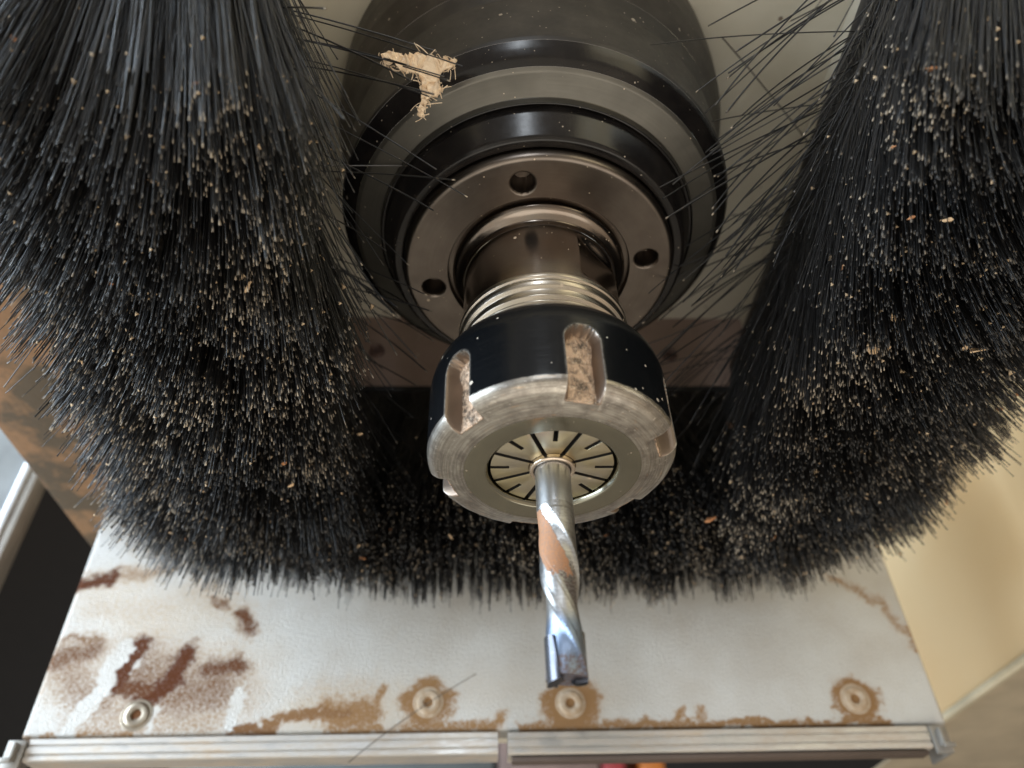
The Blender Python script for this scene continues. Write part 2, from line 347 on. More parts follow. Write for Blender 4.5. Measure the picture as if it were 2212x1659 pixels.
# ------------------------------------------------------------------ white machine plate behind the brush
PX0, PX1, PY, PZ0, PZ1 = -131.0, 114.0, 108.0, -8.3, 126.0
plate = thing('machine_plate', 'white painted machine plate with brown sawdust stains and an aluminium edge strip', 'machine plate', ((PX0+PX1)/2, PY, PZ0))
def plate_dust(X, Z):
    Xw = X+1.3*vnoise(X*.22, Z*.22, 3)+.9*vnoise(X*.8, Z*.8, 6)+.5*vnoise(X*1.5, Z*1.5, 8); Zw = Z+1.1*vnoise(X*.25+9, Z*.25, 4)+.9*vnoise(X*.8+5, Z*.8, 7)+.5*vnoise(X*1.5+4, Z*1.5, 9)
    D = np.zeros_like(X); K = np.zeros_like(X); H = np.zeros_like(X)
    def cap(pts, w, amt, dark, soft=1.15, tgt=0, taper=1.0):
        nonlocal D, K, H
        if tgt == 0: soft = min(2.0, soft*1.7); w = w*1.12
        best = np.zeros_like(X)
        P = [np.array(p, float) for p in pts]
        segs = list(zip(P[:-1], P[1:])) if len(P) > 1 else [(P[0], P[0])]
        for a, b in segs:
            ab = b-a; L = ab@ab
            t = np.clip(((Xw-a[0])*ab[0]+(Zw-a[1])*ab[1])/L, 0, 1) if L else 0*X
            d = np.hypot(Xw-a[0]-t*ab[0], Zw-a[1]-t*ab[1])
            best = np.maximum(best, 1-smooth01((d-w*(1-soft*.5))/(w*soft)))
        v = best*amt
        if tgt == 0:
            K = np.where(v > D, dark*smooth01((v-.25)/.5), K); D = np.maximum(D, v)
        elif tgt == 1: H = np.maximum(H, v)
        else: D *= 1-best*amt; H *= 1-best*.7*amt
    # broad tan films
    cap([(-122, 30), (-105, 24), (-92, 27)], 9, .75, 0, 1.6, 1); cap([(-100, 4), (-84, 8)], 14, .6, 0, 1.6, 1)
    cap([(-126, 10), (-118, 14)], 9, .6, 0, 1.6, 1); cap([(-60, -4), (-35, -2)], 7, .7, 0, 1.5, 1); cap([(-128, 34), (-112, 36)], 5, .8, 0, 1.4, 1)
    cap([(-92, 32), (-82, 24)], 5, .7, 0, 1.5, 1); cap([(-95, 45), (-112, 50)], 6, .7, 0, 1.5, 1); cap([(-40, 2), (20, 0)], 6, .25, 0, 1.6, 1)
    cap([(-127, 12), (-120, 4), (-112, 0)], 7.5, .58, .7, 1.5); cap([(-107, 9), (-96, 3), (-84, 3)], 10.5, .64, .85, 1.3); cap([(-120, -5), (-84, -6)], 4.2, .50, .4, 1.5)
    cap([(-124, 26), (-104, 27)], 4.5, .34, .3, 1.7); cap([(-95, 33), (-80, 25)], 5, .36, .4, 1.7); cap([(-60, 1), (-44, 3)], 5, .30, .2, 1.7)
    # brown strokes
    cap([(-134, 33.4), (-122, 36.6)], 2.8, .86, 1, 1.3); cap([(-122, 36.6), (-108, 38.2)], 2.6, .58, .4, 1.2)
    cap([(-131, 11.6), (-124, 13.0), (-120, 14.6)], 4.6, .70, .8, 1.2); cap([(-129, 17.8), (-118, 17.2)], 1.2, .7, .6); cap([(-128, 7), (-122, 7)], 3, .5, .4, 1.2)
    cap([(-107.6, 15.6), (-109, 9.3), (-110.8, 4.6)], 3.4, .86, 1, 1.2); cap([(-93.6, 12.8), (-97.2, 5.6), (-102, .8)], 3.5, .88, 1, 1.1)
    cap([(-110.8, 4.2), (-100.8, 3.6)], 2.9, .82, .9, 1.3); cap([(-106, 10), (-99, 8)], 3.4, .56, .7, 1.2)
    cap([(-86.5, 9.0), (-79.2, 9.6)], 3.8, .80, .9, 1.3); cap([(-94, 1.2), (-84, 5.4)], 6.5, .66, .8, 1.2); cap([(-112, -3), (-106, -1)], 4.5, .5, .5, 1.3)
    cap([(-103.1, -2.6)], 3.4, .9, .8, .7); cap([(-90, -5), (-80, -4)], 3, .5, .4, 1.3)
    cap([(-81.5, 24.5), (-78.2, 20.4)], 2.6, .82, .9, 1.2); cap([(-90, 28.5), (-86, 27.5)], 1.8, .7, .8)
    cap([(-69, -5.9), (-58.9, -2.9), (-47, -2.8)], 1.7, .85, .45, 1.0); cap([(-52.5, -3.3), (-42, -3.9)], 4.0, .8, .25, 1.0); cap([(-38.8, 3.2), (-41.2, -5.5)], 1.4, .75, .2, 1.0)
    cap([(-78, -7.6), (-68, -7.6)], 1.4, .9, .6)
    cap([(-26.2, -1.0)], 6.4, .92, .22, .55); cap([(12.3, -2.4)], 7.2, .98, .22, .5); cap([(91.0, -1.7)], 6.0, .98, .22, .45)
    cap([(-30, -5), (-30, -8)], 3, .7, .15); cap([(11, -7), (14, -8)], 5, .8, .15); cap([(90, -7), (91, -8)], 2.2, .8, .15)
    cap([(-131, -8.4), (-104, -8.3)], 1.2, .7, .2); cap([(-52, -8), (-26, -8.2), (-8, -7.4)], 1.7, .78, .15, 1.0); cap([(-8, -7.2), (-6, -5.6)], 1.6, .8, .1)
    cap([(0, -8), (30, -7.6), (44, -7.4)], 1.7, .80, .2, 1.0); cap([(44, -8), (60, -7.9), (100, -8.2)], 1.2, .84, .2, .9)
    cap([(41.5, -6), (41.9, -4.6)], 1.5, .8, .15); cap([(47.2, -6), (47.2, -4.4)], 1.3, .7, .15)
    cap([(95.5, 34), (100.5, 31.6), (106.2, 27.2), (110.6, 20.6), (113.6, 13.4)], 1.9, .60, .05, 1.3)
    # swept strips where the paint shows clean
    cap([(-111.6, 15.4), (-115.3, 1.6), (-121, -8)], 2.1, .97, 0, .6, 2); cap([(-78.2, 3), (-77.7, -6.4)], 1.5, .95, 0, .7, 2); cap([(-97.6, -1), (-99.4, -6.5)], .8, .9, 0, .7, 2); cap([(-106, 12), (-107.4, 8)], .5, .8, 0, .7, 2)
    return np.stack([D, K, H], -1)
def build_plate():
    xs = np.linspace(PX0+.8, PX1-.8, 420); zs = np.concatenate([np.linspace(PZ0+.8, 52, 170), np.linspace(54, PZ1-.8, 30)])
    X, Z = np.meshgrid(xs, zs, indexing='ij'); V = np.stack([X, 0*X+PY, Z], -1).reshape(-1, 3); nz = len(zs); nx = len(xs)
    i, j = np.meshgrid(np.arange(nx-1), np.arange(nz-1), indexing='ij')
    F = np.stack([i*nz+j, (i+1)*nz+j, (i+1)*nz+j+1, i*nz+j+1], -1).reshape(-1, 4)
    ring = np.r_[np.arange(nx)*nz, (nx-1)*nz+np.arange(1, nz), (np.arange(nx-2, -1, -1))*nz+nz-1, np.arange(nz-2, 0, -1)]
    Vs = [V]; Fs = [F]; prev = ring; base = len(V); n = len(ring)
    c = np.array([(PX0+PX1)/2, 0, (PZ0+PZ1)/2]); half = np.array([(PX1-PX0)/2, 0, (PZ1-PZ0)/2])
    for (off, dy) in ((.35, .10), (.68, .40), (.8, .8), (.8, 7.5)):
        P = V[ring].copy(); s = np.sign(P-c); on_x = np.isclose(np.abs(P[:, 0]-c[0]), half[0]-.8); on_z = np.isclose(np.abs(P[:, 2]-c[2]), half[2]-.8)
        P[:, 0] += np.where(on_x, s[:, 0]*off, 0); P[:, 2] += np.where(on_z, s[:, 2]*off, 0); P[:, 1] += dy
        new = base+np.arange(n); Vs.append(P); k = np.arange(n); k2 = (k+1) % n
        Fs.append(np.stack([prev[k2], prev[k], new[k], new[k2]], -1)); prev = new; base += n
    Vall = np.concatenate(Vs); at = plate_dust(Vall[:, 0], Vall[:, 2])
    mesh_np('panel', Vall, np.concatenate(Fs), plate, M['plate'], True, 60, {'dust': at})
    box('backing', (PX0+1.2, PY+7.4, PZ0+1.2), (PX1-1.2, PY+16, PZ1-1.2), plate, M['shoe'], .3)
build_plate()
def plate_screw(x, z, mat, hole):
    prof = rounded([(4.3, .2), (4.0, -.15), (3.3, -.05), (3.15, -.45), (2.5, -.62), (1.5, -.55), (1.25, -.1), (1.1, .9), (.01, 1.0)], .15)
    az = np.radians(np.arange(0, 360, 10)); V = []; n = len(az)
    for r, y in prof: V += [(x+r*math.sin(a), PY+y, z-r*math.cos(a)) for a in az]
    F = np.array([[i*n+j, (i+1)*n+j, (i+1)*n+(j+1) % n, i*n+(j+1) % n] for i in range(len(prof)-1) for j in range(n)])
    o = mesh_np('screw', V, F[:, ::-1], plate, mat, True, 40); o["label"] = hole
plate_dusty = mk_wood('dusty_screw', (.50, .42, .33), (.36, .25, .15), .7)
screw_steel = metal('screw_steel', (.42, .36, .28), .35, .3, .3, .1, .02)
plate_screw(-103.1, -3.1, screw_steel, 'bare metal screw with a dark hole at the stained corner')
plate_screw(-26.2, -.9, plate_dusty, 'pale screw in an oval brown patch'); plate_screw(12.3, -1.6, plate_dusty, 'screw filled with brown sawdust'); plate_screw(91.1, -1.6, plate_dusty, 'screw in a star shaped brown patch')
# aluminium edge: two extrusions with grooves, a gap between, folded clips at both ends
def strip(name, x0, x1, z1, h):
    pr = [(PY+6, z1), (PY-1.2, z1), (PY-1.6, z1-.3), (PY-1.6, z1-h*.26), (PY-1.15, z1-h*.30), (PY-1.15, z1-h*.36), (PY-1.7, z1-h*.40), (PY-1.7, z1-h*.66), (PY-1.2, z1-h*.70), (PY-1.2, z1-h*.76), (PY-1.8, z1-h*.8), (PY-1.8, z1-h+.3), (PY-1.4, z1-h), (PY+6, z1-h)]
    k = len(pr); V = [(x0, y, z) for y, z in pr]+[(x1, y, z) for y, z in pr]
    F = [[i, (i+1) % k, k+(i+1) % k, k+i] for i in range(k)]+[list(range(k))[::-1], list(range(k, 2*k))]
    bm = bmesh.new(); vs = [bm.verts.new(v) for v in V]
    for f in F: bm.faces.new([vs[i] for i in f])
    return bm_obj(name, bm, plate, M['alu'], True, 25)
strip('edge_strip', -127.6, -7.6, -9.1, 5.6); strip('edge_strip', -5.0, 107.2, -9.3, 5.6)
def clip(x, sgn):
    bm = bmesh.new(); box_bm(bm, (min(x, x+sgn*4.6), PY-2.4, -16.5), (max(x, x+sgn*4.6), PY-1.2, -9.6), .3)
    box_bm(bm, (min(x+sgn*3.4, x+sgn*4.6), PY-1.2, -16.5), (max(x+sgn*3.4, x+sgn*4.6), PY+9, -9.6), .3)
    box_bm(bm, (min(x+sgn*1.2, x+sgn*2.2), PY-4.6, -15.0), (max(x+sgn*1.2, x+sgn*2.2), PY-2.4, -10.6), .25)
    box_bm(bm, (min(x+sgn*1.2, x+sgn*4.2), PY-4.9, -15.6), (max(x+sgn*1.2, x+sgn*4.2), PY-3.9, -14.4), .25)
    return bm_obj('end_clip', bm, plate, M['clip'])
M['clip'] = plain('clip_metal', (.34, .32, .29), .45, .5)
clip(-127.9, -1); clip(107.5, 1)
box('lower_lip', (-4, PY-1.0, -16.4), (106, PY+3, -15.2), plate, M['brownbin'], .3)

# ------------------------------------------------------------------ dust shoe housing
shoe = thing('dust_shoe', 'grey dust shoe housing above the black brushes and around the spindle', 'dust shoe', (8, 0, 112))
def shoe_top():
    n = 96; V = []; F = []
    for k in range(n):
        a = 2*math.pi*k/n; dx, dy = math.sin(a), -math.cos(a)
        V.append((46.6*dx, 46.6*dy, 112))
        t = min((79/dx) if dx > 1e-6 else (-63/dx if dx < -1e-6 else 1e9), (77.5/dy) if dy > 1e-6 else (-95/dy if dy < -1e-6 else 1e9))
        V.append((t*dx, t*dy, 112)); V.append((46.6*dx, 46.6*dy, 118)); V.append((t*dx, t*dy, 118))
    for k in range(n):
        a, b = 4*k, 4*((k+1) % n); F += [[a, a+1, b+1, b], [a+2, b+2, b+3, a+3], [a, b, b+2, a+2]]
    bm = bmesh.new(); vs = [bm.verts.new(v) for v in V]
    for f in F: bm.faces.new([vs[i] for i in f])
    return bm_obj('top_plate', bm, shoe, M['shoe'])
shoe_top()
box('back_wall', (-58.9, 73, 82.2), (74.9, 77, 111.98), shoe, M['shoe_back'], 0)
box('side_wall', (-62.8, -95, 82.2), (-59.0, 77, 111.98), shoe, M['shoe'], 0); box('side_wall', (75.0, -95, 82.2), (78.8, 77, 111.98), shoe, M['shoe'], 0)
def wall_screw(x, z):
    bm = bmesh.new()
    r = bmesh.ops.create_cone(bm, cap_ends=True, segments=20, radius1=2.6, radius2=2.1, depth=1.5, matrix=Matrix.Translation((x, 72.4, z)) @ Matrix.Rotation(math.pi/2, 4, 'X'))
    top = min(bm.faces, key=lambda f: f.calc_center_median().y)
    ri = bmesh.ops.inset_region(bm, faces=[top], thickness=.9); bmesh.ops.translate(bm, vec=(0, 1.2, 0), verts=top.verts)
    bm_obj('screw', bm, shoe, M['brownscrew'])
M['brownscrew'] = plain('dusty_brown_screw', (.14, .085, .07), .6)
wall_screw(-45.3, 96.4); wall_screw(48.2, 95)
b_ = bmesh.new(); bmesh.ops.create_uvsphere(b_, u_segments=16, v_segments=10, radius=1.7, matrix=Matrix.Translation((76.6, 71.3, 80.2)) @ Matrix.Diagonal((1, .7, 1, 1)))
tag(bm_obj('bolt', b_, shoe, M['steel']), 'shiny domed bolt at the end of the back holder')

# ------------------------------------------------------------------ bristles
def tubes(P0, P1, P2, rad, rings=5, sides=3, flare=None):
    n = len(P0); t = np.linspace(0, 1, rings)
    if flare is not None: t = np.r_[np.linspace(0, .987, rings-1), 1.0]
    t = t[None, :, None]
    C = (1-t)**2*P0[:, None]+2*t*(1-t)*P1[:, None]+t*t*P2[:, None]
    d = P2-P0; d /= np.linalg.norm(d, axis=1)[:, None]
    a = np.cross(d, np.array([.3, .9, .1])); a /= np.linalg.norm(a, axis=1)[:, None]; b = np.cross(d, a)
    ph = rng.uniform(0, 6.28, n)[:, None]+np.arange(sides)[None]*2*np.pi/sides
    ring = np.cos(ph)[..., None]*a[:, None]+np.sin(ph)[..., None]*b[:, None]     # n,sides,3
    rr = np.repeat(rad[:, None], rings, 1)
    if flare is not None: rr[:, -1] *= flare
    V = C[:, :, None]+ring[:, None]*rr[:, :, None, None]                              # n,rings,sides,3
    base = (np.arange(n)*rings*sides)[:, None, None]
    i, j = np.meshgrid(np.arange(rings-1), np.arange(sides), indexing='ij'); j2 = (j+1) % sides
    q = np.stack([i*sides+j, i*sides+j2, (i+1)*sides+j2, (i+1)*sides+j], -1).reshape(1, -1, 4)
    F = (base+q).reshape(-1, 4)
    tri_a = (np.arange(n)*rings*sides+(rings-1)*sides)
    tt = np.broadcast_to(t.reshape(1, rings, 1), (n, rings, sides)).reshape(-1)
    rn = np.broadcast_to(rng.uniform(0, 1, n)[:, None, None], (n, rings, sides)).reshape(-1)
    if sides == 3: F = np.concatenate([F, np.stack([tri_a, tri_a+1, tri_a+2, tri_a+2], -1)])
    return V.reshape(-1, 3), F, tt, rn
def tube_mesh(name, parent, P0, P1, P2, rad, mat, rn_=None, **kw):
    V, F, tt, rn = tubes(P0, P1, P2, rad, **kw)
    if rn_ is not None: rn = np.repeat(rn_, len(rn)//len(rn_))
    k = (F[:, 2] == F[:, 3])
    me = bpy.data.meshes.new(name); V = (V-org(parent))*MM
    q, tr = F[~k], F[k][:, :3]
    lo = np.r_[q.ravel(), tr.ravel()].astype(np.int32); st = np.r_[np.arange(len(q))*4, len(q)*4+np.arange(len(tr))*3].astype(np.int32)
    me.vertices.add(len(V)); me.vertices.foreach_set("co", V.astype(np.float32).ravel())
    me.loops.add(len(lo)); me.loops.foreach_set("vertex_index", lo); me.polygons.add(len(st)); me.polygons.foreach_set("loop_start", st)
    me.update(calc_edges=True); me.polygons.foreach_set("use_smooth", np.ones(len(st), bool))
    for nm, a in (('along', tt), ('rnd', rn)):
        at = me.attributes.new(nm, 'FLOAT', 'POINT'); at.data.foreach_set("value", a.astype(np.float32))
    return link(name, me, mat, parent)
TIPS = {}
def brush(key, label, A, B, nrm, width, spread, n, L, zr, seed, ends=(1, 1), inner_stray=0.03, lean=0.0, fan=14.0, flen=30.0, ll=0.0):
    """straight strip brush from A to B (x,y); nrm points away from the spindle"""
    A, B, nrm = np.array(A, float), np.array(B, float), np.array(nrm, float)
    tan = (B-A); LL = np.linalg.norm(tan); tan /= LL
    root = thing('strip_brush', label, 'brush', ((A[0]+B[0])/2, (A[1]+B[1])/2, zr), 'strip brushes of the dust shoe')
    lo = np.minimum(A, B)-np.abs(nrm)*(width/2-.4); hi = np.maximum(A, B)+np.abs(nrm)*(width/2-.4)
    box('holder', (lo[0], lo[1], zr-1.6), (hi[0], hi[1], zr+2.0), root, M['holder'], .5)
    s = rng.uniform(0, LL, n); o = rng.uniform(-1, 1, n)
    cl = vnoise(s*.16, o*2.2+7, seed); cl2 = vnoise(s*.16+20, o*2.2+3, seed+1)
    # tufts: bristles stand in bundles that lean together
    ts_, to_ = 4.2, width/3.0
    iu = np.floor(s/ts_).astype(int); iv = np.floor((o*width/2+width/2)/to_).astype(int)
    tg = np.random.default_rng(seed+9); tx, ty, tl, td = (tg.normal(0, 1, (64, 8)) for _ in range(4))
    du = s-(iu+.5)*ts_; dv = o*width/2+width/2-(iv+.5)*to_
    a_ = np.clip(iu, 0, 63), np.clip(iv, 0, 7)
    oc = np.clip(((iv+.5)*to_-width/2)/(width/2), -1, 1)
    om = .45*oc+.55*o
    out = np.sign(om)*np.abs(om)**1.05*spread + 3.6*cl + 1.9*tx[a_] + .7*dv + rng.normal(0, 1.0, n) + lean
    tuft_len, tuft_dust = 1.2*tl[a_], td[a_]
    lon0 = 1.5*ty[a_]+.6*du
    st = rng.random(n) < inner_stray
    out = np.where(st, out*rng.uniform(1.0, 1.5, n)+rng.normal(0, 5, n), out)
    lon = 3.4*cl2 + lon0 + rng.normal(0, 1.1, n) + ll
    e0, e1 = np.clip(1-s/flen, 0, 1), np.clip(1-(LL-s)/30, 0, 1)
    lon += -ends[0]*fan*e0**1.2*rng.uniform(.55, 1.35, n) + ends[1]*fan*e1**1.2
    Lb = L + 2.2*vnoise(s*.3+11, o*3, seed+3) + tuft_len + rng.normal(0, 1.4, n) - rng.gamma(1.2, 4.6, n)+3.0 - 6*rng.random(n)*e0
    hz = np.hypot(out, lon); hz_c = np.minimum(hz, Lb*.93); sc = hz_c/np.maximum(hz, 1e-6); out *= sc; lon *= sc
    dz = np.sqrt(Lb**2-hz_c**2)
    P0 = np.c_[(A+tan*s[:, None]+nrm*(o*width/2)[:, None]), np.full(n, zr-2.0)]
    D = np.c_[tan*lon[:, None]+nrm*out[:, None], -dz]
    # tips cling together in little clumps
    T_ = P0[:, :2]+D[:, :2]; cs = 2.7; ci = np.floor(T_/cs+vnoise(T_[:, 0]*.2, T_[:, 1]*.2, seed+20)[:, None]*.5).astype(int)
    cj = np.random.default_rng(seed+31).uniform(-.9, .9, (64, 64, 2)); cc = (ci+.5)*cs+cj[ci[:, 0] % 64, ci[:, 1] % 64]
    D[:, :2] += (cc-T_)*(rng.uniform(.15, .75, n))[:, None]
    P2 = P0+D
    P1 = P0+D*np.array([.36, .36, .56])+rng.normal(0, .85, (n, 3))
    rad = rng.uniform(.07, .12, n)
    flare = rng.choice([1.1, 1.6, 2.3], n, p=[.45, .35, .2])
    bo = tube_mesh('bristles', root, P0, P1, P2, rad, M['bristle'], rings=5, sides=3, flare=flare, rn_=np.clip(rng.uniform(0, 1, n)**1.6*.62+.10*tuft_dust+.42*vnoise(P2[:, 0]*.06+3, P2[:, 1]*.06, seed+7)+.18*vnoise(P2[:, 0]*.2+3, P2[:, 1]*.2, seed+8), 0, 1))
    bo["kind"] = "stuff"
    TIPS[key] = (P0, P1, P2)
    # sawdust caught on the tips: grains too small and many to count
    m_ = int(n*.10); k = rng.choice(n, m_, replace=False); tpar = 1-np.abs(rng.normal(0, .16, m_)); tpar = np.clip(tpar, .4, 1)[:, None]
    Q = (1-tpar)**2*P0[k]+2*tpar*(1-tpar)*P1[k]+tpar**2*P2[k]
    r = rng.uniform(.12, .40, m_)[:, None, None]*np.where(rng.random(m_) < .06, 1.9, 1)[:, None, None]
    tet = np.array([(1, 1, 1), (-1, -1, 1), (-1, 1, -1), (1, -1, -1)])*.8
    V = Q[:, None]+(tet[None]*rng.uniform(.5, 1.3, (m_, 4, 3)))*r
    Fq = np.array([(0, 1, 2), (0, 3, 1), (0, 2, 3), (1, 3, 2)]); F = (np.arange(m_)*4)[:, None, None]+Fq[None]
    d_ = mesh_np('sawdust', V.reshape(-1, 3), F.reshape(-1, 3), root, M['dust'], False); d_["kind"] = "stuff"
    return root
brush('left', 'black strip brush left of the spindle, splayed bristles dusty at their tips', (-60, -76), (-67, 64), (-1, 0), 17, 22.5, 20500, 61, 82, 21, (-1.5, .3), .04, 3.5, 12, 70.0, 13.0)
brush('back', 'black strip brush behind the spindle, its bristles ending above the white plate', (-62, 78), (80, 78), (0, 1), 10, 20, 16500, 55, 82, 37, (.8, .6), .015, -1.0, 8)
brush('right', 'black strip brush right of the spindle, with loose strands reaching toward the black cap', (70, -80), (70, 66), (1, 0), 14, 24, 20500, 58, 82, 53, (-.8, .4), .09, 9.5, 12, 45.0, 12.0)

# strands that have come loose from the rows
def strand(name, pts, rad, label, cat, group=None, mat='bristle'):
    P = np.array(pts, float); root_c = P.mean(0)
    n = 14; t = np.linspace(0, 1, n)[:, None]
    if len(P) == 3: C = (1-t)**2*P[0]+2*t*(1-t)*P[1]+t*t*P[2]
    else: C = P[0]*(1-t)+P[1]*t
    V = []; s = 5
    d = P[-1]-P[0]; d /= np.linalg.norm(d); a = np.cross(d, (.3, .9, .1)); a /= np.linalg.norm(a); b = np.cross(d, a)
    for c in C: V += [c+rad*(math.cos(k*2*math.pi/s)*a+math.sin(k*2*math.pi/s)*b) for k in range(s)]
    F = [[i*s+j, i*s+(j+1) % s, (i+1)*s+(j+1) % s, (i+1)*s+j] for i in range(n-1) for j in range(s)]+[list(range(s))[::-1], [(n-1)*s+j for j in range(s)]]
    e = thing(name, label, cat, root_c, group)
    o = mesh_np('strand', V, F, e, M[mat]); return e
M['loose'] = plain('loose_bristle_nylon', (.09, .075, .06), .4)
strand('loose_bristle', [(-45.5, PY-3.4, -16.6), (-31.4, PY-.6, -3.6), (-13.2, PY-4.6, 5.0)], .13, 'single loose bristle lying slanted across the plate edge and the screw', 'bristle', None, 'loose')
rs = np.random.default_rng(5)
inn = []
for k in range(84):
    y0 = rs.uniform(-60, -8) if k < 46 else rs.uniform(-30, 52); z0 = rs.uniform(66, 79); L_ = rs.uniform(30, 52); a = rs.uniform(-.75, .05); el = rs.uniform(-.85, -.15)
    p0 = np.array([66-rs.uniform(0, 5), y0, z0]); d = np.array([-math.cos(el)*math.cos(a), math.cos(el)*math.sin(-a), math.sin(el)])
    inn.append((p0, p0+d*L_*.55+np.array([0, 0, rs.uniform(-1, 3)]), p0+d*L_+np.array([0, 0, -rs.uniform(0, 5)])))
I = np.array(inn)
rb = [o for o in bpy.data.objects if o.name.startswith('strip_brush') and 'right' in o['label']][0]
ob = tube_mesh('stray_bristles', rb, I[:, 0], I[:, 1], I[:, 2], rs.uniform(.12, .19, len(I)), M['bristle'], rings=10, sides=5); ob["kind"] = "stuff"
inn = []
for k in range(40):
    y0 = rs.uniform(-46, 40); z0 = rs.uniform(66, 79); L_ = rs.uniform(36, 54); a = rs.uniform(-.6, .6); el = rs.uniform(-1.1, -.5)
    p0 = np.array([-62+rs.uniform(0, 4), y0, z0]); d = np.array([math.cos(el)*math.cos(a), math.cos(el)*math.sin(a), math.sin(el)])
    inn.append((p0, p0+d*L_*.55+np.array([0, 0, rs.uniform(0, 3)]), p0+d*L_+np.array([0, 0, -rs.uniform(0, 5)])))
for p0, p2 in (((-52, -44, 72), (-15, -44, 51)), ((-50, -40, 70), (-17, -43.5, 47)), ((-54, -47, 68), (-19.5, -44, 56)), ((-48, -38, 66), (-20, -42, 44.5)), ((-50, -45, 60), (-18, -43.2, 49))):
    p0, p2 = np.array(p0, float), np.array(p2, float); inn.append((p0, (p0+p2)/2+np.array([0, 0, 2.0]), p2))
I = np.array(inn); lb = [o for o in bpy.data.objects if o.name.startswith('strip_brush') and 'left of' in o['label']][0]
ob = tube_mesh('stray_bristles', lb, I[:, 0], I[:, 1], I[:, 2], rs.uniform(.11, .17, len(I)), M['bristle'], rings=10, sides=5); ob["kind"] = "stuff"
strand('loose_bristle', [(44.1, -25.0, 105), (62, -9, 106), (81.5, 10, 105)], .2, 'thin loose bristle slanting across the grey shoe right of the black cap', 'bristle', None, 'loose')
strand('loose_bristle', [(56.5, 21.7, 100), (80, 21.5, 100)], .2, 'thin loose bristle lying level between the black cap and the right brush', 'bristle', None, 'loose')
strand('loose_bristle', [(-50, -18.7, 60), (-24.8, -19, 60)], .1, 'thin loose bristle reaching level from the left brush over the black cap', 'bristle', None, 'loose')

# ------------------------------------------------------------------ spindle
sp = thing('spindle', 'dark router spindle with stepped black cap and brown steel flange', 'spindle', (0, 0, 50))
azd = np.radians(np.arange(0, 360, 2))
lathe('housing', rounded([(43.9, 86.6), (45.2, 90.5), (46.6, 96), (47.2, 103), (47.4, 130)], .8, 4), sp, M['housing'], azd)
lathe('cap', rounded([(42.0, 65.6), (42.3, 66.4), (42.6, 82), (43.9, 86.55)], .5, 4), sp, M['cap_matte'], azd)
lathe('cap_chamfer', rounded([(38.95, 61.7), (40.2, 62.6), (41.5, 64.4), (42.0, 65.55)], .8, 4), sp, M['cap_gloss'], azd)
lathe('cap_face', rounded([(33.4, 59.0), (33.55, 60.6), (38.2, 61.2), (38.95, 61.65)], .25, 3), sp, M['annulus'], azd)
lathe('boss', rounded([(28.0, 53.5), (28.3, 52.2), (29.9, 52.0), (30.6, 52.7), (32.4, 57.6), (32.5, 60.0), (33.4, 60.0), (33.4, 59.1)], .3, 3), sp, M['cap_gloss'], azd)
HOLES = np.radians([-10.7, 79.3, 169.3, 259.3])
def fl_disp(A, R, Z):
    for h in HOLES:
        dx = R*np.sin(A)-22.4*math.sin(h); dy = -R*np.cos(A)+22.4*math.cos(h); d = np.hypot(dx, dy)
        Z = Z+np.where((R < 26.5) & (R > 18.6), 4.5*(1-smooth01((d-2.0)/.28))+.35*(1-smooth01((d-2.25)/.45)), 0)
    return R, Z
fine = np.unique(np.round(np.r_[np.arange(0, 360, 2.0), *[np.degrees(h)+np.arange(-8, 8, .33) for h in HOLES]] % 360, 3))
lathe('flange', np.concatenate([[(17.85, 51.6), (18.8, 51.6), (18.85, 50.2)], np.c_[np.arange(19.0, 27.0, .22), np.full(37, 50.0)], [(27.3, 50.05), (27.75, 50.4), (27.95, 50.9), (28.0, 54)]]), sp, M['flange'], np.radians(fine), fl_disp, 40)
lathe('collar', rounded([(15.5, 46.2), (15.6, 47.4), (16.6, 48.3), (17.3, 48.7), (17.85, 49.4), (17.85, 51.6)], .3, 4), sp, M['shaft'], azd)
FLAT = math.radians(48)
def shaft_disp(A, R, Z):
    d = (A-FLAT+math.pi) % (2*math.pi)-math.pi
    k = smooth01((Z-33.4)/1.2)*smooth01((45.6-Z)/1.6)
    f = 14.15/np.maximum(np.cos(np.clip(d, -1.2, 1.2)), .3)
    return np.where(np.abs(d) < 1.2, R*(1-k)+np.minimum(R, f)*k, R), Z
azs = np.radians(np.unique(np.r_[np.arange(0, 360, 2.0), np.arange(16, 80, .5)]))
lathe('shaft', np.r_[[(16.0, 31.95), (15.45, 32.4)], np.c_[np.full(50, 15.45), np.linspace(32.8, 46.2, 50)]], sp, M['shaft'], azs, shaft_disp, 25)
thr = [(15.3, 19.0)]
for k in range(4): z0 = 21.0+k*1.5; thr += [(15.3, z0), (16.0, z0+.55), (16.0, z0+.8), (15.3, z0+1.4)]
thr += [(15.3, 27.4), (15.3, 28.3), (15.9, 28.8), (16.15, 29.4), (16.15, 29.9), (15.85, 30.2), (15.85, 30.5), (16.25, 30.8), (16.25, 31.7), (16.0, 31.95)]
lathe('thread', rounded(thr, .12, 2), sp, M['thread'], azd)

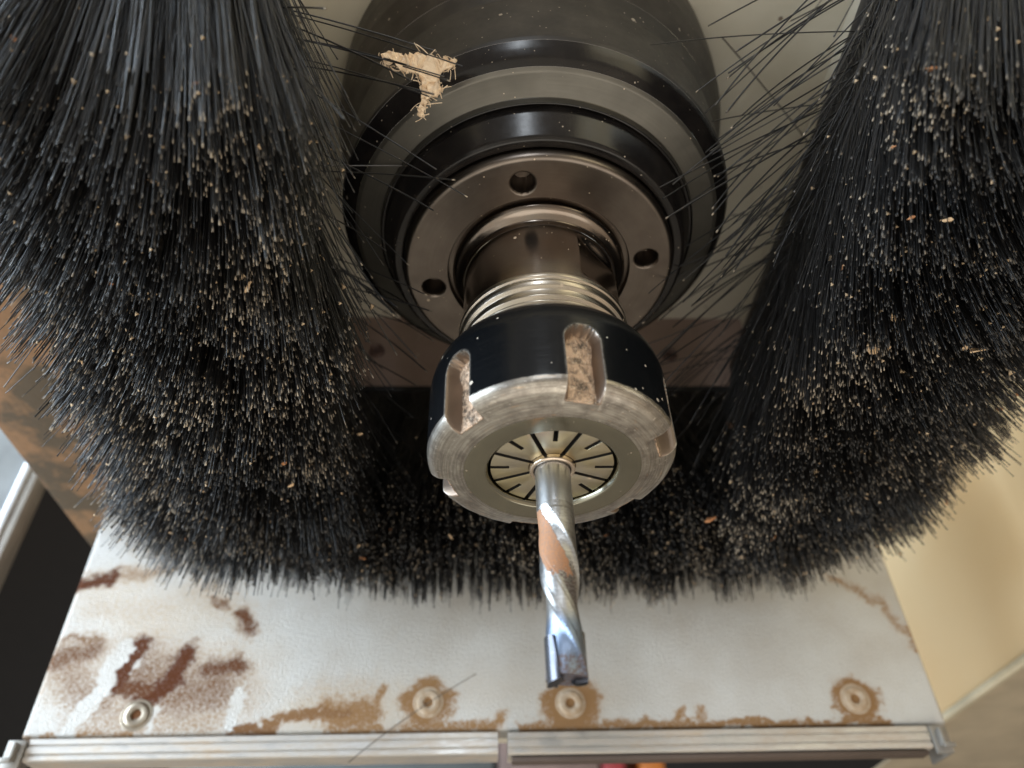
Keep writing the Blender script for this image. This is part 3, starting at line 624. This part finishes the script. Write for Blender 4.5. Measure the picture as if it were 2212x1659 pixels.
# ------------------------------------------------------------------ collet nut
nut = thing('collet_nut', 'black slotted collet nut with worn silver front edge', 'collet nut', (0, 0, 0))
SLOT = np.radians(11+60*np.arange(6))
az = [np.arange(0, 360, 2.0)]
for s_ in np.degrees(SLOT): az.append(s_+np.arange(-11, 11, .2))
az = np.radians(np.unique(np.round(np.concatenate(az) % 360, 3)))
bp = rounded([(14.8, .02), (15.6, .12), (19.6, 1.15), (20.75, 2.3), (21.0, 3.2), (21.0, 16.2), (20.4, 18.9), (18.9, 21.0), (17.4, 21.9), (16.35, 21.9), (16.3, 20.5)], .8, 4)
arc = np.r_[0, np.cumsum(np.linalg.norm(np.diff(bp, axis=0), axis=1))]
u = np.unique(np.r_[np.arange(0, 5.2, .16), np.arange(5.2, 17, .2), np.arange(17, arc[-1], .4), arc[-1]])
nprof = np.c_[np.interp(u, arc, bp[:, 0]), np.interp(u, arc, bp[:, 1])]
HW, ZT, FL = 2.95, 14.0, 17.75
def slot_sd(A, R, Z):
    best = np.full(A.shape, -9.0); who = np.zeros(A.shape)
    for s_ in SLOT:
        d = (A-s_+math.pi) % (2*math.pi)-math.pi
        x = R*np.sin(d); cz = ZT-HW
        sd = np.where(Z < cz, HW-np.abs(x), HW-np.hypot(x, Z-cz)); sd = np.where(np.abs(d) < .5, sd, -9)
        who = np.where(sd > best, d, who); best = np.maximum(best, sd)
    return best, who
def nut_disp(A, R, Z):
    sd, d = slot_sd(A, R, Z)
    k = smooth01((sd+.02)/.42)
    fl = FL+.55*smooth01((Z-8.5)/5)*1.6
    f = fl/np.cos(np.clip(d, -.6, .6))
    rough = .10*vnoise(A*80, Z*2.5, 77)+.25*(1-smooth01((sd+1.0)/1.0))*0
    R2 = np.where(R > f, R*(1-k)+np.minimum(R, f+rough)*k, R)
    dent = .10*vnoise(A*14, R*1.1, 5)*(1-smooth01((Z-2.6)/1.2))*smooth01((R-15.6)/1.0)
    return R2-dent*.3, Z+dent*.25
def nut_attr(A, R, Z):
    sd, d = slot_sd(A, R, Z)
    f = FL/np.cos(np.clip(d, -.6, .6))
    slot = (.55*smooth01((sd+.04)/.12)+.45*smooth01((sd-.28)/.25))*(R > f-.2)  # half level marks the walls that take the painted shade
    silver = 1-smooth01((Z-2.2)/1.9)
    edge = np.exp(-((sd-.05)/.22)**2)*(Z < 14.6)*(R > 17)
    return {'wear_slot_shade': np.stack([slot, silver, edge], -1).reshape(-1, 3)}
lathe('body', nprof, nut, M['nut'], az, nut_disp, 40, nut_attr)
lathe('face_ring', rounded([(10.55, 2.6), (10.75, .75), (11.15, 0.02), (14.3, -.02), (14.8, .0)], .2, 4), nut, M['polish'], azd)

# ------------------------------------------------------------------ collet
col = thing('collet', 'pale steel collet of slotted segments held in the nut', 'collet', (0, 0, 1))
def seg_outline(th1, th2, ri=3.95, ro=10.35, h=.37, rs_=7.2):
    tm = (th1+th2)/2; P = []
    def arc_(r, a, b, n): return [(r, t) for t in np.linspace(a, b, n)]
    P += arc_(ri, th1+math.asin(h/ri), th2-math.asin(h/ri), 6)
    P += arc_(ro, th2-math.asin(h/ro), tm+math.asin(h/ro), 6)
    P += [(rs_, tm+math.asin(h/rs_)), (rs_, tm-math.asin(h/rs_))]
    P += arc_(ro, tm-math.asin(h/ro), th1+math.asin(h/ro), 6)
    return [(r*math.sin(t), -r*math.cos(t)) for r, t in P]
for k in range(8):
    o2 = seg_outline(math.radians(-22.5+45*k), math.radians(22.5+45*k)); bm = bmesh.new()
    z0 = .95; vs = [bm.verts.new((x, y, z0)) for x, y in o2]; f = bm.faces.new(vs)
    r = bmesh.ops.extrude_face_region(bm, geom=[f]); bmesh.ops.translate(bm, vec=(0, 0, 4.0), verts=[v for v in r['geom'] if isinstance(v, bmesh.types.BMVert)])
    bmesh.ops.recalc_face_normals(bm, faces=bm.faces)
    es = [e for e in bm.edges if all(abs(v.co.z-z0) < 1e-5 for v in e.verts)]
    bmesh.ops.bevel(bm, geom=es, offset=.09, segments=2, profile=.5, affect='EDGES', clamp_overlap=True)
    for f_ in bm.faces: f_.material_index = 1 if abs(f_.normal.z) < .3 and f_.calc_center_median().xy.length < 10.2 else 0  # slit walls painted near black for the shade between segments
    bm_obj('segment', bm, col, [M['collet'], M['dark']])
lathe('bore_ring', rounded([(3.02, 4.0), (3.05, .25), (3.2, .05), (3.6, .02), (3.85, .25), (3.92, 3.0)], .18, 4), col, M['bore'], np.radians(np.arange(0, 360, 4)))
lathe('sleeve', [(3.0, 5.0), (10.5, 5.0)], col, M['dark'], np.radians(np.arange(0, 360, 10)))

# ------------------------------------------------------------------ router bit
bit = thing('router_bit', 'steel spiral router bit with orange resin in its flute', 'router bit', (0, 0, -35))
lathe('shank', rounded([(2.97, -9.2), (2.97, -7.6), (2.97, 6)], .1), bit, M['shank'], np.radians(np.arange(0, 360, 5)),
      lambda A, R, Z: (R, Z)) if False else None
NA, NZ = 128, 210
zz = np.linspace(3.0, -34.3, NZ); AA = np.arange(NA)*2*np.pi/NA
def bit_r(A, Z):
    ridge = np.radians(-34+10.5*(-7.5-Z))
    R = np.full(A.shape, 2.97); res = np.zeros(A.shape); blue = np.zeros(A.shape); grime_and_tip = np.zeros(A.shape)
    for o_ in (0, math.pi):
        start = -7.3 if o_ == 0 else -8.6
        x = ((ridge+o_-A) % (2*math.pi))/math.radians(122)      # 0 at the cutting edge, 1 at the far side of the flute
        k = smooth01((start-Z)/(2.4+4.2*np.clip(x, 0, 1)))
        dep = .72*np.where(x < 1, np.sin(np.pi*np.clip(x, 0, 1)**.62)**.75, 0)
        R = R-k*dep
        x2 = ((A-ridge-o_) % (2*math.pi)); relief = np.where(x2 < math.radians(66), 0.09*smooth01((x2-math.radians(16))/math.radians(10)), 0)*smooth01((-11-Z)/3); R = R-relief
        if o_ == 0:
            res = np.maximum(res, smooth01((x-.16)/.25)*smooth01((1.12-x)/.1)*smooth01((-7.4-Z)/1)*smooth01((Z+22)/5)*.98)
            grime_and_tip = smooth01((x-.05)/.1)*(x < .85)*smooth01((-16-Z)/2)*smooth01((Z+28)/2)
    blue = smooth01((-24.5-Z)/3)*.9; grime_and_tip = np.maximum(grime_and_tip, 1.6*smooth01((-31.3-Z)/.8))  # steel also darkened over the last stretch at the tip
    return np.maximum(R, 1.25), np.stack([res, blue, grime_and_tip], -1)
Zg, Ag = np.meshgrid(zz, AA, indexing='ij'); Rg, att = bit_r(Ag, Zg)
Rg = Rg+.05*smooth01((-8.2-Zg)/.3)*smooth01((Zg+11)/1.0)
V = np.stack([Rg*np.sin(Ag), -Rg*np.cos(Ag), Zg], -1).reshape(-1, 3)
i, j = np.meshgrid(np.arange(NZ-1), np.arange(NA), indexing='ij'); j2 = (j+1) % NA
F = np.stack([i*NA+j, (i+1)*NA+j, (i+1)*NA+j2, i*NA+j2], -1).reshape(-1, 4)
isF = (zz[:-1] < -7.0)
F4 = F.reshape(NZ-1, NA, 4)
flow = np.stack([Ag*3, Zg, 0*Ag], -1).reshape(-1, 3)
def sub(sel, nm, mat, cap):
    f = F4[sel].reshape(-1, 4); used = np.unique(f); mp = -np.ones(len(V), int); mp[used] = np.arange(len(used)); v = V[used]; f = mp[f]
    if cap:
        last = mp[(NZ-1)*NA+np.arange(NA)]; v = np.vstack([v, [(0, 0, -33.9)]]); c = len(v)-1
        f = np.vstack([f, np.stack([last, np.full(NA, c), np.roll(last, -1), np.roll(last, -1)], -1)])
    at = att.reshape(-1, 3)[used]; fl_ = flow[used]
    if cap: at = np.vstack([at, at[-1:]]); fl_ = np.vstack([fl_, fl_[-1:]])
    faces = [list(dict.fromkeys(q)) for q in f.tolist()]
    return mesh_np(nm, v, faces, bit, mat, True, 32, {'resin': at}, fl_)
sub(~isF, 'shank', M['shank'], False); sub(isF, 'flutes', M['flute'], True)
def insert(a0, a1, z0, z1, r0, r1, tw):
    bm = bmesh.new(); n = 8; mz = 8; grid = {}
    for side, r in ((0, r0), (1, r1)):
        for q in range(mz+1):
            for p_ in range(n+1):
                z = z0+(z1-z0)*q/mz; a = math.radians(a0+(a1-a0)*p_/n+tw*(z-z0))
                rr = r-(.5*((p_/n-.5)*2)**2 if side else 0)*.3
                zz_ = z+(.5*(p_/n) if q == mz else 0)
                grid[side, q, p_] = bm.verts.new((rr*math.sin(a), -rr*math.cos(a), zz_))
    def qd(*k): bm.faces.new([grid[x] for x in k])
    for q in range(mz):
        for p_ in range(n):
            for s_ in (0, 1): qd((s_, q, p_), (s_, q+1, p_), (s_, q+1, p_+1), (s_, q, p_+1))
        qd((0, q, 0), (1, q, 0), (1, q+1, 0), (0, q+1, 0)); qd((0, q, n), (1, q, n), (1, q+1, n), (0, q+1, n))
    for p_ in range(n):
        for q in (0, mz): qd((0, q, p_), (1, q, p_), (1, q, p_+1), (0, q, p_+1))
    return bm_obj('cutting_edge', bm, bit, M['insert'], True, 28)
insert(-112, -42, -28.6, -35.4, 1.35, 2.94, -3.0); insert(58, 128, -28.0, -34.9, 1.2, 3.0, -3.0)

# ------------------------------------------------------------------ shaving and chips
def slab(name, outline, fx, fy, c, thick, parent, mat, jag=0.0, curl=0.0, seed=0):
    r_ = np.random.default_rng(seed); P = []
    O = np.array(outline, float); n = len(O)
    for k in range(n):
        a, b = O[k], O[(k+1) % n]; m_ = max(1, int(np.linalg.norm(b-a)/.45)) if jag else 1
        for q in range(m_): P.append(a+(b-a)*q/m_+(r_.normal(0, jag, 2) if jag else 0))
    fx, fy = Vector(fx).normalized(), Vector(fy).normalized(); nz = fx.cross(fy)
    bm = bmesh.new(); vs = [bm.verts.new(Vector(c)+fx*p[0]+fy*p[1]) for p in P]
    es = [bm.edges.new((vs[k], vs[(k+1) % len(vs)])) for k in range(len(vs))]
    g = bmesh.ops.triangle_fill(bm, use_beauty=True, edges=es)
    if jag: bmesh.ops.subdivide_edges(bm, edges=[e for e in bm.edges if e.calc_length() > 1.0], cuts=2)
    for v in bm.verts:
        d = v.co-Vector(c); v.co += nz*(curl*(d.dot(fx)**2)*.02+(r_.normal(0, .30) if jag else r_.normal(0, .06)))
    fs = list(bm.faces); ex = bmesh.ops.extrude_face_region(bm, geom=fs)
    bmesh.ops.translate(bm, vec=nz*thick, verts=[v for v in ex['geom'] if isinstance(v, bmesh.types.BMVert)])
    return bm_obj(name, bm, parent, mat, False), fx, fy, nz
sc0 = Vector((-21.9, -40.8, 52.6)); sh = thing('wood_shaving', 'T shaped tan wood shaving with ragged fibres caught beside the black cap', 'wood shaving', sc0)
ol = [(255, 322), (300, 300), (380, 305), (460, 285), (540, 300), (620, 318), (668, 330), (640, 368), (600, 375), (575, 410), (560, 440), (592, 490), (555, 522), (520, 520), (505, 570), (490, 636), (452, 626), (470, 560), (480, 500), (470, 440), (440, 402), (380, 404), (330, 372), (265, 372)]
K = .031
sx, sy = (1, .05, 0), (0, -.62, .78)
pts = [((x-480)*K, -(y-430)*K) for x, y in ol][::-1]
_, fx, fy, nz = slab('flake', pts, sx, sy, sc0, .5, sh, M['shaving'], .16, 1.0, 3)
r_ = np.random.default_rng(8); fib = []
for k in range(90):
    a = pts[r_.integers(len(pts))]; b = pts[(pts.index(a)+1) % len(pts)]; t = r_.random(); q = np.array(a)*(1-t)+np.array(b)*t
    d = np.array([r_.normal(0, .45), r_.normal(0, .45)]); d2 = d+r_.normal(0, .35, 2)
    w = lambda v, h: np.array(sc0+fx*float(v[0])+fy*float(v[1])+nz*float(h))
    fib.append((w(q, .2), w(q+d, .4), w(q+d2*1.7, r_.normal(.3, .5))))
I = np.array(fib); tube_mesh('fibres', sh, I[:, 0], I[:, 1], I[:, 2], r_.uniform(.05, .11, len(I)), M['shaving'], rings=5, sides=4)["kind"] = "stuff"

chip_meshes = []
for k in range(9):
    r_ = np.random.default_rng(100+k); n = r_.integers(5, 8); bm = bmesh.new(); lx, ly = r_.uniform(.7, 1.1), r_.uniform(.3, .7)
    top = [bm.verts.new((lx*math.cos(2*math.pi*q/n)*r_.uniform(.7, 1.2), ly*math.sin(2*math.pi*q/n)*r_.uniform(.7, 1.2), r_.normal(0, .12))) for q in range(n)]
    f = bm.faces.new(top); ex = bmesh.ops.extrude_face_region(bm, geom=[f]); bmesh.ops.translate(bm, vec=(0, 0, r_.uniform(.25, .45)), verts=[v for v in ex['geom'] if isinstance(v, bmesh.types.BMVert)])
    for v in bm.verts: v.co += Vector(r_.normal(0, .08, 3)); v.co *= MM
    bmesh.ops.recalc_face_normals(bm, faces=bm.faces); me = bpy.data.meshes.new('wood_chip'); bm.to_mesh(me); bm.free(); chip_meshes.append(me)
chip_o = []
for me in chip_meshes:
    b2 = me.copy(); me.materials.append(M['chip_pale']); b2.materials.append(M['chip_orange']); chip_o.append(b2)
def chip(p, size, orange, label, group=None, stretch=1.0, rot=None, seed=0):
    r_ = np.random.default_rng(seed); o = bpy.data.objects.new('wood_chip', (chip_o if orange else chip_meshes)[r_.integers(9)])
    COL.objects.link(o); o.location = Vector(p)*MM; o.scale = (size*stretch, size, size); o.rotation_euler = rot or tuple(r_.uniform(-.9, .9, 2))+(r_.uniform(0, 6.28),)
    tag(o, label, 'wood chip', group); return o
for key, cnt in (('left', 54), ('back', 26), ('right', 52)):
    P0, P1, P2 = TIPS[key]; r_ = np.random.default_rng({'left': 61, 'back': 62, 'right': 63}[key])
    k = r_.choice(len(P0), cnt*4, replace=False); used_ = set(); ax = 0 if key == 'back' else 1; cx = 1-ax
    lo, hi = P2[:, ax].min(), P2[:, ax].max(); mid = P2[:, cx].mean()
    for q, ii in enumerate(k):
        t = 1-abs(r_.normal(0, .07)); p = (1-t)**2*P0[ii]+2*t*(1-t)*P1[ii]+t*t*P2[ii]+np.array([0, -.2, -.2])
        size = r_.uniform(.35, .85)*(1.3 if r_.random() < .18 else 1); orange = r_.random() < .3; st = r_.uniform(.8, 1.7)
        f = (p[ax]-lo)/(hi-lo)
        if key == 'back': where = ('left end', 'left half', 'middle', 'right half', 'right end')[int(min(4, f*5))]
        else: where = ('near end', 'upper half', 'middle', 'lower half', 'far end')[int(min(4, f*5))]
        side = ('spindle side' if p[cx] < mid else 'plate side') if key == 'back' else ('spindle side' if abs(p[cx]) < abs(mid) else 'outer side')
        lab = '%s %s%s wood chip, %s of %s brush, %s' % ('tiny' if size < .5 else ('small' if size < .8 else 'larger'), 'long ' if st > 1.3 else '', 'orange' if orange else 'pale', where, key, side)
        if lab in used_ or len(used_) >= cnt: continue
        used_.add(lab)
        chip(p, size, orange, lab, 'wood chips caught in the %s brush' % key, st, None, 1000+q+len(P0))

for p, sz, orange, st, lab in (((-42.0, -44.6, 38.6), 1.7, False, 1.3, 'split pale wood chip standing out high on the left brush beside the shaving'),
        ((-53.5, -44.0, 40.5), 1.2, False, 2.3, 'long thin pale splinter high on the left brush'), ((-62, -35.5, 29.5), .9, False, 1.7, 'bent pale splinter among tips of the left brush, above its middle'),
        ((60.5, -5.0, 23.6), 1.35, False, 1.1, 'round pinkish wood crumb on the tips of the right brush'), ((54.9, -34.7, 23.6), .9, True, 1.2, 'left one of two wood crumbs side by side high on the right brush'),
        ((60.8, -34.3, 23.6), .95, False, 1.2, 'right one of two wood crumbs side by side high on the right brush'), ((80.5, -4.5, 24.0), 1.25, False, 1.3, 'tan wood crumb at the outer edge of the right brush'),
        ((57.5, 62, 57), 2.2, True, 1.5, 'brown wood flake stuck in the dark corner behind the nut, upper of two'), ((58.5, 63.5, 52), 1.8, True, 1.7, 'brown wood flake stuck in the dark corner behind the nut, lower of two'),
        ((44.5, 57, 24.6), 1.2, True, 1.9, 'orange splinter on the back brush right of the router bit')):
    chip(p, sz, orange, lab, None, st, None, int(abs(p[0]*10)))
# ------------------------------------------------------------------ around the machine
beam = thing('gantry_beam', 'brown dusty gantry beam slanting behind the left brush', 'beam', (-125, 40, 60))
box('beam_body', (-145, -60, 60), (-92, 200, 110), beam, M['beam'], 1.2)
box('beam_rib', (-118, -60, 56.5), (-106, 104, 60.0), beam, M['beam'], .8)
M['alu2'] = plain('grey_aluminium', (.62, .64, .66), .4, .6); M['white'] = plain('white_sheet', (.30, .33, .35), .4); M['rim'] = plain('rim_painted_highlight', (.97, .90, .68), .18); M['under'] = plain('under_painted_shade', (.50, .42, .30), .5)  # rim colour paints in a highlight, under colour the shade below the cover
lp = thing('white_side_panel', 'white panel with an aluminium edge at the far left', 'cabinet', (-230, 140, 95))  # a flat panel with aluminium edge trims, not a cabinet
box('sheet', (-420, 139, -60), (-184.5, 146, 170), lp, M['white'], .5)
box('edge_trim', (-184.3, 137.6, -60), (-181.6, 147, 170), lp, M['alu2'], .4); box('edge_trim', (-181.5, 139, -60), (-178.4, 147, 170), lp, M['clip'], .4)
cov = thing('side_cover', 'cream painted machine cover right of the brushes', 'machine cover', (300, 150, 20))
box('cover_body', (164.5, -420, 20.8), (480, 226, 700), cov, M['cream'], 1.6)
box('rim', (163.2, -420, 18.3), (166.6, 226, 20.95), cov, M['rim'], 1.0)
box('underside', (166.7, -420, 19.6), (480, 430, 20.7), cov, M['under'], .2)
tag(box('workshop_wall', (-1600, 1500, -300), (1600, 1530, 1500), None, M['dark'], 0), kind='structure')
for x0, x1, mat, lab in ((-275, -2, 'slate', 'slate grey box beyond the machine, left of the strip gap'), (2, 88, 'pinkbin', 'rosy brown box beyond the machine, right of the strip gap'), (91, 110, 'red', 'dark red bin below the white plate edge'), (124, 144, 'orange', 'orange bin below the white plate edge')):
    t_ = thing('storage_box', lab, 'box', ((x0+x1)/2, 620, 60))
    box('tub', (x0, 600, 60), (x1, 680, 150), t_, M[mat], 2); box('lid', (x0-1, 597, 150.2), (x1+1, 683, 158), t_, M[mat], 2)
